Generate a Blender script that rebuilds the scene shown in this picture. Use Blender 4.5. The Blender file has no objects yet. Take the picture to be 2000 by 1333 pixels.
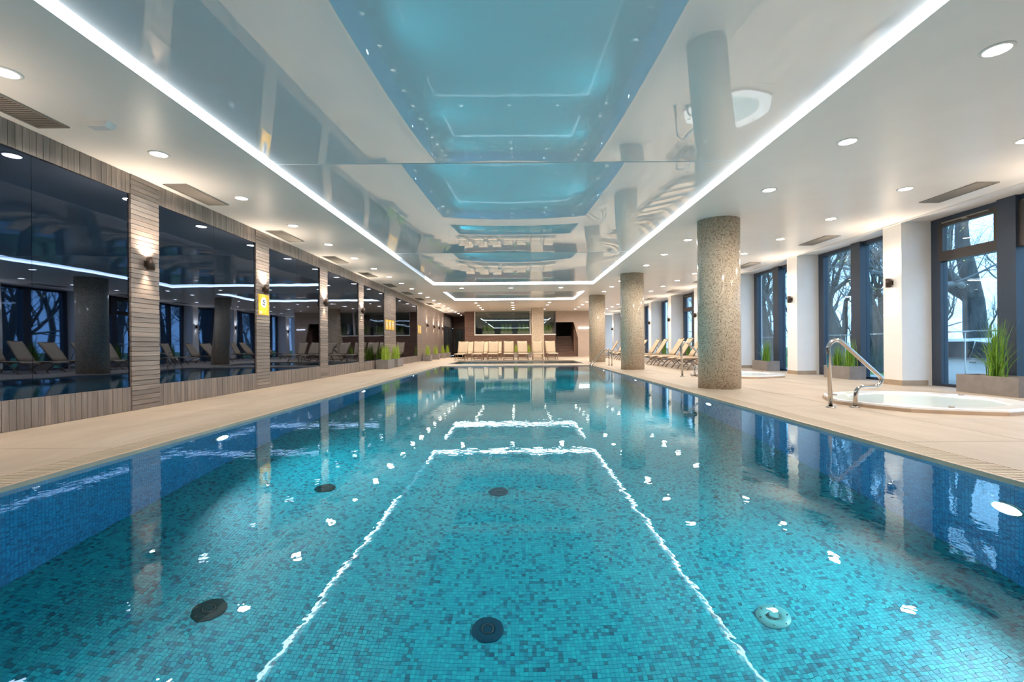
import bpy, bmesh, math, random
from mathutils import Vector, Matrix
PI = math.pi
SC = bpy.context.scene
COL = SC.collection
random.seed(7)

# ------------------------------------------------------------------ camera, world, exposure
cam_d = bpy.data.cameras.new('camera'); cam = bpy.data.objects.new('camera', cam_d); COL.objects.link(cam)
cam_d.sensor_width = 36.0; cam_d.lens = 920 / 2000 * 36.0
cam_d.shift_x = -10 / 2000; cam_d.shift_y = 7.5 / 2000
cam_d.clip_start = .05; cam_d.clip_end = 400
cam.matrix_world = Matrix.Translation((0, 0, .85)) @ Matrix.Rotation(PI / 2, 4, 'X') @ Matrix.Rotation(-.0075, 4, 'Z')
SC.camera = cam
W = bpy.data.worlds.new('overcast_sky'); SC.world = W; W.use_nodes = True
bg = W.node_tree.nodes['Background']
bg.inputs[0].default_value = (.46, .69, .95, 1); bg.inputs[1].default_value = 2.5
SC.view_settings.view_transform = 'Standard'; SC.view_settings.look = 'None'
SC.view_settings.gamma = 1.0; SC.view_settings.use_curve_mapping = False
SC.view_settings.exposure = 0.5
SC.cycles.use_denoising = True
SC.cycles.use_adaptive_sampling = True; SC.cycles.adaptive_threshold = .11
SC.cycles.sample_clamp_indirect = 4.0
SC.cycles.caustics_reflective = False
SC.cycles.caustics_refractive = True
SC.cycles.max_bounces = 7; SC.cycles.diffuse_bounces = 3; SC.cycles.glossy_bounces = 5
SC.cycles.transmission_bounces = 6; SC.cycles.transparent_max_bounces = 16
DOWN_W = 21.0          # watts of one ceiling downlight
STRIP_E = 11.0          # radiance of the LED coves
POOL_W = 70.0          # watts of one underwater lamp
SCONCE_W = 22.0; SCONCE_UP_W = 54.0

# ------------------------------------------------------------------ key dimensions (metres)
H = 3.2                                     # ceiling
XL, XR, XW = -5.2, 7.5, 8.1                 # left wall face, pilaster fronts, window plane
PX0, PX1, PY0, PY1, PD = -3.15, 3.02, .2, 19.3, 1.7     # main pool
QY0, QY1, QD = 21.2, 25.2, .9               # small pool
YF, YB, YE = -3.0, 33.0, 39.0               # front wall, back wall, end of the side bays
ORD = ['first', 'second', 'third', 'fourth', 'fifth', 'sixth', 'seventh', 'eighth', 'ninth', 'tenth', 'eleventh', 'twelfth',
       'thirteenth', 'fourteenth', 'fifteenth', 'sixteenth', 'seventeenth', 'eighteenth', 'nineteenth', 'twentieth',
       'twenty-first', 'twenty-second', 'twenty-third', 'twenty-fourth']

# ------------------------------------------------------------------ helpers
def tag(o, label=None, cat=None, group=None, kind=None):
    if label: o['label'] = label
    if cat: o['category'] = cat
    if group: o['group'] = group
    if kind: o['kind'] = kind
    return o
def link(name, data, parent=None, loc=None):
    o = bpy.data.objects.new(name, data); COL.objects.link(o)
    if parent is not None: o.parent = parent
    if loc is not None: o.location = loc
    return o
def empty(name, loc=(0, 0, 0), rz=0.0):
    o = link(name, None); o.location = loc; o.rotation_euler = (0, 0, rz); o.empty_display_size = .1
    return o
def fillet(pts, r, n=5):
    pts = [Vector(p) for p in pts]; out = [pts[0]]
    for a, b, c in zip(pts, pts[1:], pts[2:]):
        d1 = (a - b); d2 = (c - b); k = min(r, d1.length * .49, d2.length * .49)
        p, q = b + d1.normalized() * k, b + d2.normalized() * k
        for i in range(n + 1):
            t = i / n; out.append(p * (1 - t) ** 2 + b * 2 * t * (1 - t) + q * t * t)
    out.append(pts[-1]); return out
class MB:
    def __init__(s): s.v = []; s.f = []; s.sm = []
    def add(s, v, f, sm=False):
        o = len(s.v); s.v += [tuple(p) for p in v]; s.f += [tuple(i + o for i in q) for q in f]; s.sm += [sm] * len(f); return s
    def box(s, x0, x1, y0, y1, z0, z1):
        v = [(x, y, z) for z in (z0, z1) for y in (y0, y1) for x in (x0, x1)]
        return s.add(v, [(0, 2, 3, 1), (4, 5, 7, 6), (0, 1, 5, 4), (2, 6, 7, 3), (0, 4, 6, 2), (1, 3, 7, 5)])
    def quad(s, a, b, c, d): return s.add([a, b, c, d], [(0, 1, 2, 3)])
    def prism(s, poly, axis, a, b):                 # poly of 2D points extruded along axis
        def P(p, t): return {'x': (t, p[0], p[1]), 'y': (p[0], t, p[1]), 'z': (p[0], p[1], t)}[axis]
        n = len(poly); v = [P(p, a) for p in poly] + [P(p, b) for p in poly]
        return s.add(v, [tuple(range(n))[::-1], tuple(range(n, 2 * n))] + [(i, (i + 1) % n, (i + 1) % n + n, i + n) for i in range(n)])
    def tube(s, pts, r, n=8, caps=True):
        pts = [Vector(p) for p in pts]; R = r if isinstance(r, (list, tuple)) else [r] * len(pts)
        t = (pts[1] - pts[0]).normalized(); u = t.orthogonal().normalized(); V = []
        for i, p in enumerate(pts):
            tn = (pts[min(i + 1, len(pts) - 1)] - pts[max(i - 1, 0)])
            tn = tn.normalized() if tn.length > 1e-9 else t
            u = (u - tn * u.dot(tn)); u = u.normalized() if u.length > 1e-6 else tn.orthogonal().normalized()
            w = tn.cross(u)
            V += [p + (u * math.cos(2 * PI * k / n) + w * math.sin(2 * PI * k / n)) * R[i] for k in range(n)]
        Fc = [(i * n + k, i * n + (k + 1) % n, (i + 1) * n + (k + 1) % n, (i + 1) * n + k) for i in range(len(pts) - 1) for k in range(n)]
        s.add(V, Fc, True)
        if caps:
            o = len(s.v) - len(V); s.f += [tuple(o + k for k in range(n))[::-1], tuple(o + len(V) - n + k for k in range(n))]; s.sm += [False, False]
        return s
    def lathe(s, prof, c=(0, 0, 0), n=24, closed=False, smooth=True):   # prof [(r,z)] about the z axis
        V = [(c[0] + r * math.cos(2 * PI * k / n), c[1] + r * math.sin(2 * PI * k / n), c[2] + z) for r, z in prof for k in range(n)]
        m = len(prof)
        Fc = [(i * n + k, i * n + (k + 1) % n, ((i + 1) % m) * n + (k + 1) % n, ((i + 1) % m) * n + k) for i in range(m if closed else m - 1) for k in range(n)]
        s.add(V, Fc, smooth)
        if not closed:
            o = len(s.v) - len(V)
            s.f += [tuple(o + k for k in range(n))[::-1], tuple(o + (m - 1) * n + k for k in range(n))]; s.sm += [False, False]
        return s
    def mesh(s, name, mat):
        me = bpy.data.meshes.new(name); me.from_pydata(s.v, [], s.f)
        if mat: me.materials.append(mat)
        me.polygons.foreach_set('use_smooth', s.sm); me.update(); return me
    def build(s, name, mat, parent=None, loc=None): return link(name, s.mesh(name, mat), parent, loc)
def disc_rot(me_or_mb, M):
    me_or_mb.v = [tuple(M @ Vector(p)) for p in me_or_mb.v]; return me_or_mb
def copy_tree(o, parent=None):
    c = o.copy(); COL.objects.link(c)
    if parent is not None: c.parent = parent
    for ch in list(o.children): copy_tree(ch, c)
    return c
def grid_minus(rect, holes):
    x0, x1, y0, y1 = rect
    xs = sorted({x0, x1} | {min(max(v, x0), x1) for h in holes for v in h[:2]})
    ys = sorted({y0, y1} | {min(max(v, y0), y1) for h in holes for v in h[2:]})
    for a, b in zip(xs, xs[1:]):
        for c, d in zip(ys, ys[1:]):
            mx, my = (a + b) / 2, (c + d) / 2
            if not any(h[0] < mx < h[1] and h[2] < my < h[3] for h in holes): yield a, b, c, d

# ------------------------------------------------------------------ materials (all node based)
class NT:
    def __init__(s, name):
        s.m = bpy.data.materials.new(name); s.m.use_nodes = True; s.t = s.m.node_tree
        s.t.nodes.clear(); s.out = s.t.nodes.new('ShaderNodeOutputMaterial')
    def n(s, typ, ins=None, **props):
        k = s.t.nodes.new('ShaderNode' + typ)
        for a, b in props.items(): setattr(k, a, b)
        for a, b in (ins or {}).items():
            if isinstance(b, bpy.types.NodeSocket): s.t.links.new(b, k.inputs[a])
            else:
                if isinstance(b, tuple) and len(b) == 3 and k.inputs[a].type == 'RGBA': b = b + (1,)
                k.inputs[a].default_value = b
        return k
    def math(s, op, a, b=0.0, c=None):
        i = {0: a, 1: b}
        if c is not None: i[2] = c
        return s.n('Math', i, operation=op).outputs[0]
    def mix(s, f, a, b, typ='MIX'):
        k = s.n('MixRGB', {0: f, 1: a, 2: b}, blend_type=typ); return k.outputs[0]
    def ramp(s, f, stops, interp='LINEAR'):
        k = s.n('ValToRGB', {0: f}); r = k.color_ramp; r.interpolation = interp
        while len(r.elements) < len(stops): r.elements.new(.5)
        for e, (p, c) in zip(r.elements, stops): e.position = p; e.color = c + (1,)
        return k.outputs[0]
    def obj(s): return s.n('TexCoord').outputs['Object']
    def pos(s): return s.n('NewGeometry').outputs['Position']
    def scl(s, v, sc): return s.n('Mapping', {0: v, 3: sc}).outputs[0]
    def noise(s, v, scale, detail=4.0, rough=.55, dist=0.0):
        return s.n('TexNoise', {'Vector': v, 'Scale': scale, 'Detail': detail, 'Roughness': rough, 'Distortion': dist}).outputs[0]
    def bump(s, h, strength, dist=.01, ): return s.n('Bump', {'Strength': strength, 'Distance': dist, 'Height': h}).outputs[0]
    def bsdf(s, **i):
        names = {'color': 'Base Color', 'rough': 'Roughness', 'metal': 'Metallic', 'normal': 'Normal', 'spec': 'Specular IOR Level',
                 'emit': 'Emission Color', 'es': 'Emission Strength', 'coat': 'Coat Weight', 'sub': 'Subsurface Weight', 'trans': 'Transmission Weight'}
        k = s.n('BsdfPrincipled', {names[a]: b for a, b in i.items()}); s.to(k.outputs[0]); return k
    def to(s, sock): s.t.links.new(sock, s.out.inputs[0]); return s.m
def plain(name, c, rough=.5, metal=0.0, var=.08, scale=6.0, spec=.5, bump=0.0):
    t = NT(name); f = t.noise(t.obj(), scale)
    lo = tuple(max(0, x * (1 - var)) for x in c); hi = tuple(min(1, x * (1 + var)) for x in c)
    col = t.ramp(f, [(.3, lo), (.7, hi)])
    i = dict(color=col, rough=rough, metal=metal, spec=spec)
    if bump: i['normal'] = t.bump(t.noise(t.obj(), scale * 12), bump)
    t.bsdf(**i); return t.m
def emitter(name, c, e):
    t = NT(name); t.to(t.n('Emission', {0: c, 1: e}).outputs[0]); return t.m
def planky(name, axis):
    t = NT(name); o = t.obj(); rnd = t.n('ObjectInfo').outputs['Random']
    off = t.n('VectorMath', {0: t.pos(), 1: t.n('CombineXYZ', {0: t.math('MULTIPLY', rnd, 37.0), 1: t.math('MULTIPLY', rnd, 11.0), 2: t.math('MULTIPLY', rnd, 23.0)}).outputs[0]}, operation='ADD').outputs[0]
    sc = {'y': (30, 2.0, 42), 'z': (30, 42, 2.0), 'x': (2.0, 30, 42)}[axis]
    g = t.noise(t.scl(off, sc), 1.0, 5.0, .6, .4); blotch = t.noise(off, 1.6, 2.0)
    col = t.ramp(g, [(.25, (.17, .132, .115)), (.5, (.30, .245, .215)), (.75, (.42, .36, .325))])
    col = t.mix(t.math('MULTIPLY', blotch, .7), col, (.21, .165, .14), 'MIX')
    col = t.mix(1.0, col, t.ramp(rnd, [(0, (.72, .72, .74)), (1, (1.15, 1.12, 1.1))]), 'MULTIPLY')
    t.bsdf(color=col, rough=.38, normal=t.bump(g, .25, .004)); return t.m
def mosaic(name, plane, size, stops, grout, rough=.42, gap=.07, cyl=0.0, glossvar=False):
    t = NT(name); xyz = t.n('SeparateXYZ', {0: t.obj() if cyl else t.pos()}).outputs
    if cyl:
        a = t.math('MULTIPLY', t.math('ARCTAN2', xyz[1], xyz[0]), cyl); b = xyz[2]
    else: a, b = (xyz['xyz'.index(plane[0])], xyz['xyz'.index(plane[1])])
    u, v = t.math('DIVIDE', a, size), t.math('DIVIDE', b, size)
    cell = t.n('CombineXYZ', {0: t.math('FLOOR', u), 1: t.math('FLOOR', v), 2: 0.0}).outputs[0]
    wn = t.n('TexWhiteNoise', {0: cell}, noise_dimensions='3D')
    big = t.noise(t.n('VectorMath', {0: cell, 1: (.35, .35, .35)}, operation='MULTIPLY').outputs[0], 1.0, 1.0)
    val = t.math('ADD', t.math('MULTIPLY', wn.outputs[0], .72), t.math('MULTIPLY', big, .36))
    col = t.ramp(val, stops, 'CONSTANT')
    fu, fv = t.math('FRACT', u), t.math('FRACT', v)
    ed = t.math('MINIMUM', t.math('MINIMUM', fu, t.math('SUBTRACT', 1.0, fu)), t.math('MINIMUM', fv, t.math('SUBTRACT', 1.0, fv)))
    g = t.math('LESS_THAN', ed, gap)
    col = t.mix(g, col, grout)
    r = t.math('ADD', rough, t.math('MULTIPLY', g, .4))
    t.bsdf(color=col, rough=r, normal=t.bump(t.math('SUBTRACT', 1.0, g), .3, .002)); return t.m

M = {}
M['ceiling'] = plain('ceiling_paint', (.92, .87, .83), .32, var=.02, scale=2)
M['white'] = plain('white_paint', (.86, .85, .84), .55, var=.02, scale=3)
M['white_gloss'] = plain('white_acrylic', (.86, .87, .88), .12, var=.01)
M['beige_wall'] = plain('beige_wall', (.52, .41, .34), .5, var=.06, scale=2)
M['brown_wood'] = None
t = NT('brown_wood_cladding'); g = t.noise(t.scl(t.pos(), (1.2, 1.2, 26)), 1.0, 5, .6, .3)
t.bsdf(color=t.ramp(g, [(.3, (.085, .045, .032)), (.7, (.19, .105, .075))]), rough=.45); M['brown_wood'] = t.m
M['plank_h'] = planky('wood_look_tile_horizontal', 'y')
M['plank_v'] = planky('wood_look_tile_vertical', 'z')
M['grout'] = plain('dark_grout', (.07, .06, .055), .8)
M['base'] = plain('baseboard_stone', (.42, .32, .23), .4, var=.1)
M['frame'] = plain('anthracite_aluminium', (.035, .048, .075), .35, var=.1, scale=3)
M['frame_brown'] = plain('bronze_aluminium', (.055, .042, .037), .4, var=.1, scale=3)
M['steel'] = plain('brushed_steel', (.56, .52, .48), .12, 1.0, .05, 10)
M['black'] = plain('black_plastic', (.015, .014, .014), .45)
M['dark_bronze'] = plain('dark_bronze_lamp', (.05, .035, .028), .4, .5)
M['vent'] = plain('vent_metal', (.30, .27, .24), .45, .3)
M['vent_dark'] = plain('vent_shadow_gap', (.03, .03, .03), .9)
M['planter'] = plain('taupe_fibre_cement', (.25, .225, .215), .6, var=.12, scale=8, bump=.05)
M['soil'] = plain('pale_pebbles', (.55, .52, .48), .8, var=.35, scale=60, bump=.4)
M['sling'] = None
t = NT('beige_sling_mesh'); f = t.noise(t.scl(t.obj(), (60, 220, 60)), 1.0, 2)
t.bsdf(color=t.ramp(f, [(.3, (.47, .36, .25)), (.7, (.60, .47, .33))]), rough=.75, normal=t.bump(f, .2, .002)); M['sling'] = t.m
M['lounger_frame'] = plain('taupe_powder_coat', (.25, .18, .12), .4, .2)
M['yellow'] = plain('yellow_sign', (.87, .50, .035), .45, var=.03)
M['sign_white'] = plain('sign_white', (.88, .87, .85), .45, var=.02)
M['sign_blue'] = plain('sign_ink', (.03, .04, .12), .5)
M['sign_pink'] = plain('sign_pink', (.85, .55, .42), .5)
M['bark'] = None
t = NT('tree_bark'); f = t.noise(t.scl(t.obj(), (7, 7, 1.6)), 1.0, 6, .65)
t.bsdf(color=t.ramp(f, [(.3, (.04, .04, .04)), (.7, (.13, .128, .125))]), rough=.9, normal=t.bump(f, .8, .05)); M['bark'] = t.m
M['twig'] = plain('twigs', (.19, .195, .20), .9)  # lighter than the bark: outdoor haze put into the twig colour
M['leaf_y'] = plain('late_leaves', (.45, .50, .08), .6)
t = NT('reed_blades'); f = t.noise(t.scl(t.obj(), (30, 30, 3)), 1.0, 3)
t.bsdf(color=t.ramp(f, [(.3, (.055, .15, .012)), (.55, (.16, .34, .025)), (.8, (.42, .52, .10))]), rough=.5); M['blade'] = t.m
t = NT('pale_reed_blades'); f = t.noise(t.scl(t.obj(), (30, 30, 3)), 1.0, 3)
t.bsdf(color=t.ramp(f, [(.3, (.20, .34, .02)), (.55, (.42, .55, .05)), (.8, (.62, .62, .22))]), rough=.5); M['blade_pale'] = t.m
t = NT('lawn'); f = t.noise(t.pos(), 1.5, 6)
t.bsdf(color=t.ramp(f, [(.3, (.06, .15, .03)), (.7, (.13, .26, .06))]), rough=.9); M['lawn'] = t.m
M['paving'] = plain('grey_paving', (.36, .37, .38), .8, var=.15, scale=2)
M['car_white'] = plain('car_paint_white', (.80, .82, .85), .15, var=.01)
M['car_glass'] = plain('car_glass', (.03, .04, .05), .05)
M['tyre'] = plain('tyre_rubber', (.02, .02, .02), .8)
M['car_red'] = plain('car_lamp_red', (.4, .02, .02), .2)
# deck stone: pale travertine with long brown streaks
t = NT('travertine_deck'); p = t.pos(); a = t.noise(t.scl(p, (2.2, .55, 1)), 1.3, 6, .6, .6); b = t.noise(t.scl(p, (9, 1.6, 1)), 1.0, 5, .65)
c = t.ramp(a, [(.3, (.375, .30, .23)), (.55, (.44, .36, .28)), (.75, (.495, .42, .34))])
s_ = t.ramp(b, [(.66, (0, 0, 0)), (.80, (1, 1, 1))]); c = t.mix(t.math('MULTIPLY', s_, .28), c, (.36, .25, .15))
c = t.mix(1.0, c, t.ramp(t.n('ObjectInfo').outputs['Random'], [(0, (.95, .945, .94)), (1, (1, 1, 1))]), 'MULTIPLY')
t.bsdf(color=c, rough=.5, normal=t.bump(b, .05, .003)); M['deck'] = t.m
M['coping'] = plain('coping_stone', (.55, .40, .29), .4, var=.12, scale=5)
M['slat'] = plain('grating_slat', (.47, .38, .285), .55, var=.08)
# pool mosaics
ST = [(0.0, (.004, .065, .10)), (.16, (.006, .12, .155)), (.27, (.003, .19, .24)), (.36, (.004, .28, .32)), (.62, (.005, .34, .37)), (.80, (.004, .27, .31)), (.93, (.006, .12, .22))]
SW = [(0.0, (.003, .06, .14)), (.22, (.004, .105, .23)), (.42, (.005, .155, .31)), (.62, (.006, .20, .37)), (.85, (.004, .12, .24))]  # bluer than the floor tiles: water absorption put into the wall colour
M['pool_floor'] = mosaic('pool_floor_mosaic', 'xy', .0245, ST, (.004, .16, .20), gap=.04)
M['pool_tile'] = mosaic('pool_mosaic_tile', 'xy', .0245, ST, (.008, .17, .20), gap=-1.0)
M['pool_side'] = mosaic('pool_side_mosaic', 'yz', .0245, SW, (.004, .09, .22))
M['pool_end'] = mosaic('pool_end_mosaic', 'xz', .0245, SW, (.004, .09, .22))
CS = [(0.0, (.26, .18, .12)), (.22, (.45, .335, .23)), (.42, (.62, .495, .355)), (.68, (.70, .58, .43)), (.90, (.78, .68, .54))]
M['col'] = mosaic('column_mosaic', 'xz', .020, CS, (.58, .48, .37), .16, .08, cyl=.385)
M['col_square'] = mosaic('square_column_mosaic', 'xz', .020, CS, (.62, .53, .43), .16, .08)
# water
def water(name, tint, b1, b2):
    t = NT(name); p = t.pos()
    h = t.math('ADD', t.math('MULTIPLY', t.noise(t.scl(p, (1.0, .8, 1)), 1.1, 1.0, .4, .5), b1), t.math('MULTIPLY', t.noise(t.scl(p, (1, .75, 1)), 6.0, 2.0, .5, .3), b2))
    h = t.math('ADD', h, t.math('MULTIPLY', t.noise(t.scl(p, (1, .8, 1)), 17.0, 2.0), b2 * .35))
    k = t.n('BsdfGlass', {'Color': tint, 'Roughness': 0.0, 'IOR': 1.33, 'Normal': t.bump(h, 1.0, 1.0)}); return t.to(k.outputs[0])
M['water'] = water('pool_water', (.84, .96, 1.0), .0009, .0008)
t = NT('spa_water'); fr = t.n('Fresnel', {0: 1.33, 'Normal': t.bump(t.noise(t.pos(), 7, 2), .3, .02)})
milk = t.n('MixShader', {0: .5, 1: t.n('BsdfTransparent', {0: (.85, .97, .98)}).outputs[0], 2: t.n('BsdfDiffuse', {0: (.80, .90, .90)}).outputs[0]}).outputs[0]
M['spa_water'] = t.to(t.n('MixShader', {0: t.math('MULTIPLY', fr.outputs[0], .6), 1: milk, 2: t.n('BsdfGlossy', {0: (1, 1, 1), 'Roughness': .02}).outputs[0]}).outputs[0])
def clear(name, tint, ior=1.5, base=0.0):
    t = NT(name); bk = t.n('NewGeometry').outputs['Backfacing']
    fr = t.n('Fresnel', {0: t.math('SUBTRACT', ior, t.math('MULTIPLY', bk, ior - 1 / ior))}).outputs[0]
    if base: fr = t.math('ADD', fr, base)
    return t.to(t.n('MixShader', {0: fr, 1: t.n('BsdfTransparent', {0: tint}).outputs[0], 2: t.n('BsdfGlossy', {0: (1, 1, 1), 'Roughness': .01}).outputs[0]}).outputs[0])
M['glass'] = clear('window_glass', (.80, .92, .98))
M['glass_tint'] = clear('display_glass', (.80, .88, .84), 1.5, .05)
# tinted mirror
t = NT('tinted_mirror'); nb = t.bump(t.noise(t.scl(t.pos(), (1, .9, .35)), 1.0, 1.0), .35, .02)
fr = t.n('Fresnel', {0: 1.5}).outputs[0]
M['mirror'] = t.to(t.n('MixShader', {0: t.math('MULTIPLY', fr, .5), 1: t.n('BsdfGlossy', {0: (.042, .066, .118), 'Roughness': .015, 'Normal': nb}).outputs[0], 2: t.n('BsdfGlossy', {0: (.9, .93, 1), 'Roughness': .015, 'Normal': nb}).outputs[0]}).outputs[0])
# glossy stretch film
t = NT('stretch_film'); fr = t.n('Fresnel', {0: 1.5}).outputs[0]; f = t.math('MINIMUM', t.math('ADD', .27, t.math('MULTIPLY', fr, .55)), 1.0)
M['film'] = t.to(t.n('MixShader', {0: f, 1: t.n('BsdfDiffuse', {0: (.92, .92, .92)}).outputs[0], 2: t.n('BsdfGlossy', {0: (.93, .95, .96), 'Roughness': .012}).outputs[0]}).outputs[0])
M['led'] = emitter('led_cove', (.82, .92, 1.0), STRIP_E)
M['led_dim'] = emitter('led_cove_failing', (.75, .86, 1.0), .75)
M['lens'] = emitter('downlight_lens', (1.0, .90, .76), 22)
M['lamp_glow'] = emitter('sconce_lens', (1.0, .85, .66), 20)
M['pool_lens'] = emitter('underwater_lens', (.75, .90, 1.0), 30)
for k in ('lens', 'lamp_glow', 'pool_lens'): M[k].cycles.emission_sampling = 'NONE'
M['bar_light'] = emitter('light_bar', (1.0, .93, .84), 5)

# ------------------------------------------------------------------ setting: floor
J = [(5.57, 6.5), (5.72, 12.35)]                                   # spa tubs
JR = 1.15
jh = [(4.34, 7.5, cy - 1.3, cy + 1.3) for cx, cy in J]
pools = [(PX0 - .3, PX1 + .3, PY0 - .25, PY1 + .25), (PX0 - .1, PX1 + .1, QY0 - .1, QY1 + .1)]
fb = MB()
for a, b, c, d in grid_minus((XL - .4, XW + .2, YF, YE + .2), pools + jh): fb.box(a, b, c, d, -.16, -.04)
floor = tag(fb.build('floor', M['grout']), 'pale travertine deck around the pool', 'floor', kind='structure')
def slab(x0, x1, y0, y1, g=.0035):
    return MB().box(x0 + g, x1 - g, y0 + g, y1 - g, -.04, 0).build('deck_slab', M['deck'], floor)
def run(x0, x1, y0, y1, step, holes=()):
    n = max(1, round((y1 - y0) / step)); s = (y1 - y0) / n
    for i in range(n):
        a, b = y0 + i * s, y0 + (i + 1) * s
        slab(x0, x1, a, b)
GW = .26                                                           # grating width
run(XL, PX0 - GW - .03, YF, YE, 2.4)
run(PX1 + GW + .03, 4.34, YF, YE, 2.4)
cuts = [YF] + [v for cx, cy in J for v in (cy - 1.3, cy + 1.3)] + [YE]
for a, b in zip(cuts[::2], cuts[1::2]):
    run(4.34, 5.92, a, b, 2.4); run(5.92, XR, a, b, 2.4)
for cx, cy in J:                                                   # slab with an eight-sided opening
    bm = bmesh.new(); o4 = [(4.342, cy - 1.298), (7.498, cy - 1.298), (7.498, cy + 1.298), (4.342, cy + 1.298)]
    o8 = [(cx + (JR - .09) * math.cos(PI / 8 + k * PI / 4), cy + (JR - .06) * math.sin(PI / 8 + k * PI / 4)) for k in range(8)]
    es = []
    for P in (o4, o8):
        vs = [bm.verts.new((x, y, 0)) for x, y in P]
        es += [bm.edges.new((vs[i], vs[(i + 1) % len(vs)])) for i in range(len(vs))]
    bmesh.ops.triangle_fill(bm, use_beauty=True, edges=es)
    me = bpy.data.meshes.new('deck_slab'); bm.to_mesh(me); bm.free(); me.materials.append(M['deck']); link('deck_slab', me, floor)
for a, b in ((YF, PY0 - .03), (PY1 + .03, QY0 - .03), (QY1 + .03, 29.0), (29.0, YB)):
    n = 4; xs = [PX0 - GW - .03 + (PX1 - PX0 + 2 * GW + .06) * i / n for i in range(n + 1)]
    for x0, x1 in zip(xs, xs[1:]): slab(x0, x1, a, b)
for s, xe in ((-1, PX0 - .03), (1, PX1 + .03)):                    # deck beside the small pool
    slab(*sorted((xe, xe + s * GW)), QY0 - .03, QY1 + .03)
slab(XL, -3.6, YB, YE)
# overflow gratings: one slat per object where they can be told apart, the far ones joined
PIT = .037
for s, xe in ((-1, PX0 - .03), (1, PX1 + .03)):
    x0, x1 = sorted((xe, xe + s * GW))
    sm = MB().box(x0 + .012, x1 - .012, 0, PIT * .72, -.03, 0).mesh('grating_slat', M['slat'])
    n = int((PY1 - PY0) / PIT); far = MB()
    for i in range(n):
        y = PY0 + i * PIT
        if 2.0 < y < 9.0: link('grating_slat', sm, floor, (0, y, 0))
        else: far.box(x0 + .012, x1 - .012, y, y + PIT * .72, -.03, 0)
    tag(far.build('grating_run', M['slat'], floor), kind='stuff')
    MB().box(x0, x0 + .01, PY0, PY1, -.04, .001).build('grating_edge', M['coping'], floor)
    MB().box(x1 - .01, x1, PY0, PY1, -.04, .001).build('grating_edge', M['coping'], floor)
tag(MB().box(XL - .4, XW + 1.0, YF - .3, YE + .3, -2.2, -2.1).build('ground_slab', M['grout']), kind='structure', label='dark concrete under the building', cat='foundation')

# pool basins
def basin(name, y0, y1, d, label):
    o = empty(name); tag(o, label, 'pool', kind='structure')
    MB().box(PX0, PX1, y0, y1, -d - .1, -d).build('pool_floor', M['pool_floor'], o)
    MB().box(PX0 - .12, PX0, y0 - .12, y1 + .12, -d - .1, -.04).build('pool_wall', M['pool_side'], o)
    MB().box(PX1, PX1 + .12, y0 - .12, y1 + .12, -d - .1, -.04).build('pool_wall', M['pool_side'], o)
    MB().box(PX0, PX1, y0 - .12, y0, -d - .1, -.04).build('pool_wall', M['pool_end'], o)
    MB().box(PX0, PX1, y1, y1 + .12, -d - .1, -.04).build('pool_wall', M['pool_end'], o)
    c = MB(); c.box(PX0 - .03, PX0 + .0, y0 - .03, y1 + .03, -.04, .004); c.build('coping', M['coping'], o)
    MB().box(PX1, PX1 + .03, y0 - .03, y1 + .03, -.04, .004).build('coping', M['coping'], o)
    MB().box(PX0, PX1, y0 - .03, y0, -.04, .004).build('coping', M['coping'], o)
    MB().box(PX0, PX1, y1, y1 + .03, -.04, .004).build('coping', M['coping'], o)
    return o
pool = basin('pool_basin', PY0, PY1, PD, 'long swimming pool basin lined with turquoise and blue mosaic')
pool2 = basin('small_pool_basin', QY0, QY1, QD, 'small far pool basin lined with blue mosaic')
T = .0245; mt = MB(); gp = .0008
v = []; f = []
for i in range(math.ceil(PX0 / T), int(PX1 / T)):
    for j in range(math.ceil(2.1 / T), int(4.7 / T)):
        x, y = i * T, j * T; x0, x1, y0, y1 = x + gp, x + T - gp, y + gp, y + T - gp
        if any((x - dx) ** 2 + (y - dy) ** 2 < .125 ** 2 for dx, dy in ((-1.89, 2.85), (-.19, 2.85), (1.53, 2.85), (-1.89, 4.53), (-.19, 4.53))): continue
        k = len(v); z1, z0 = -PD + .003, -PD
        v += [(x0, y0, z0), (x1, y0, z0), (x1, y1, z0), (x0, y1, z0), (x0, y0, z1), (x1, y0, z1), (x1, y1, z1), (x0, y1, z1)]
        f += [(k + 4, k + 5, k + 6, k + 7), (k, k + 1, k + 5, k + 4), (k + 1, k + 2, k + 6, k + 5), (k + 2, k + 3, k + 7, k + 6), (k + 3, k, k + 4, k + 7)]
me = bpy.data.meshes.new('mosaic_tiles'); me.from_pydata(v, [], f); me.materials.append(M['pool_tile'])
tag(link('mosaic_tiles', me, pool), kind='stuff')
def water_plane(name, y0, y1, label):
    b = MB(); b.quad((PX0, y0, -.025), (PX1, y0, -.025), (PX1, y1, -.025), (PX0, y1, -.025))
    return tag(b.build(name, M['water']), label, 'water', kind='stuff')
water_plane('pool_water', PY0, PY1, 'clear turquoise water filling the long swimming pool')
water_plane('small_pool_water', QY0, QY1, 'still water of the small pool in front of the lounger row')

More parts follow.
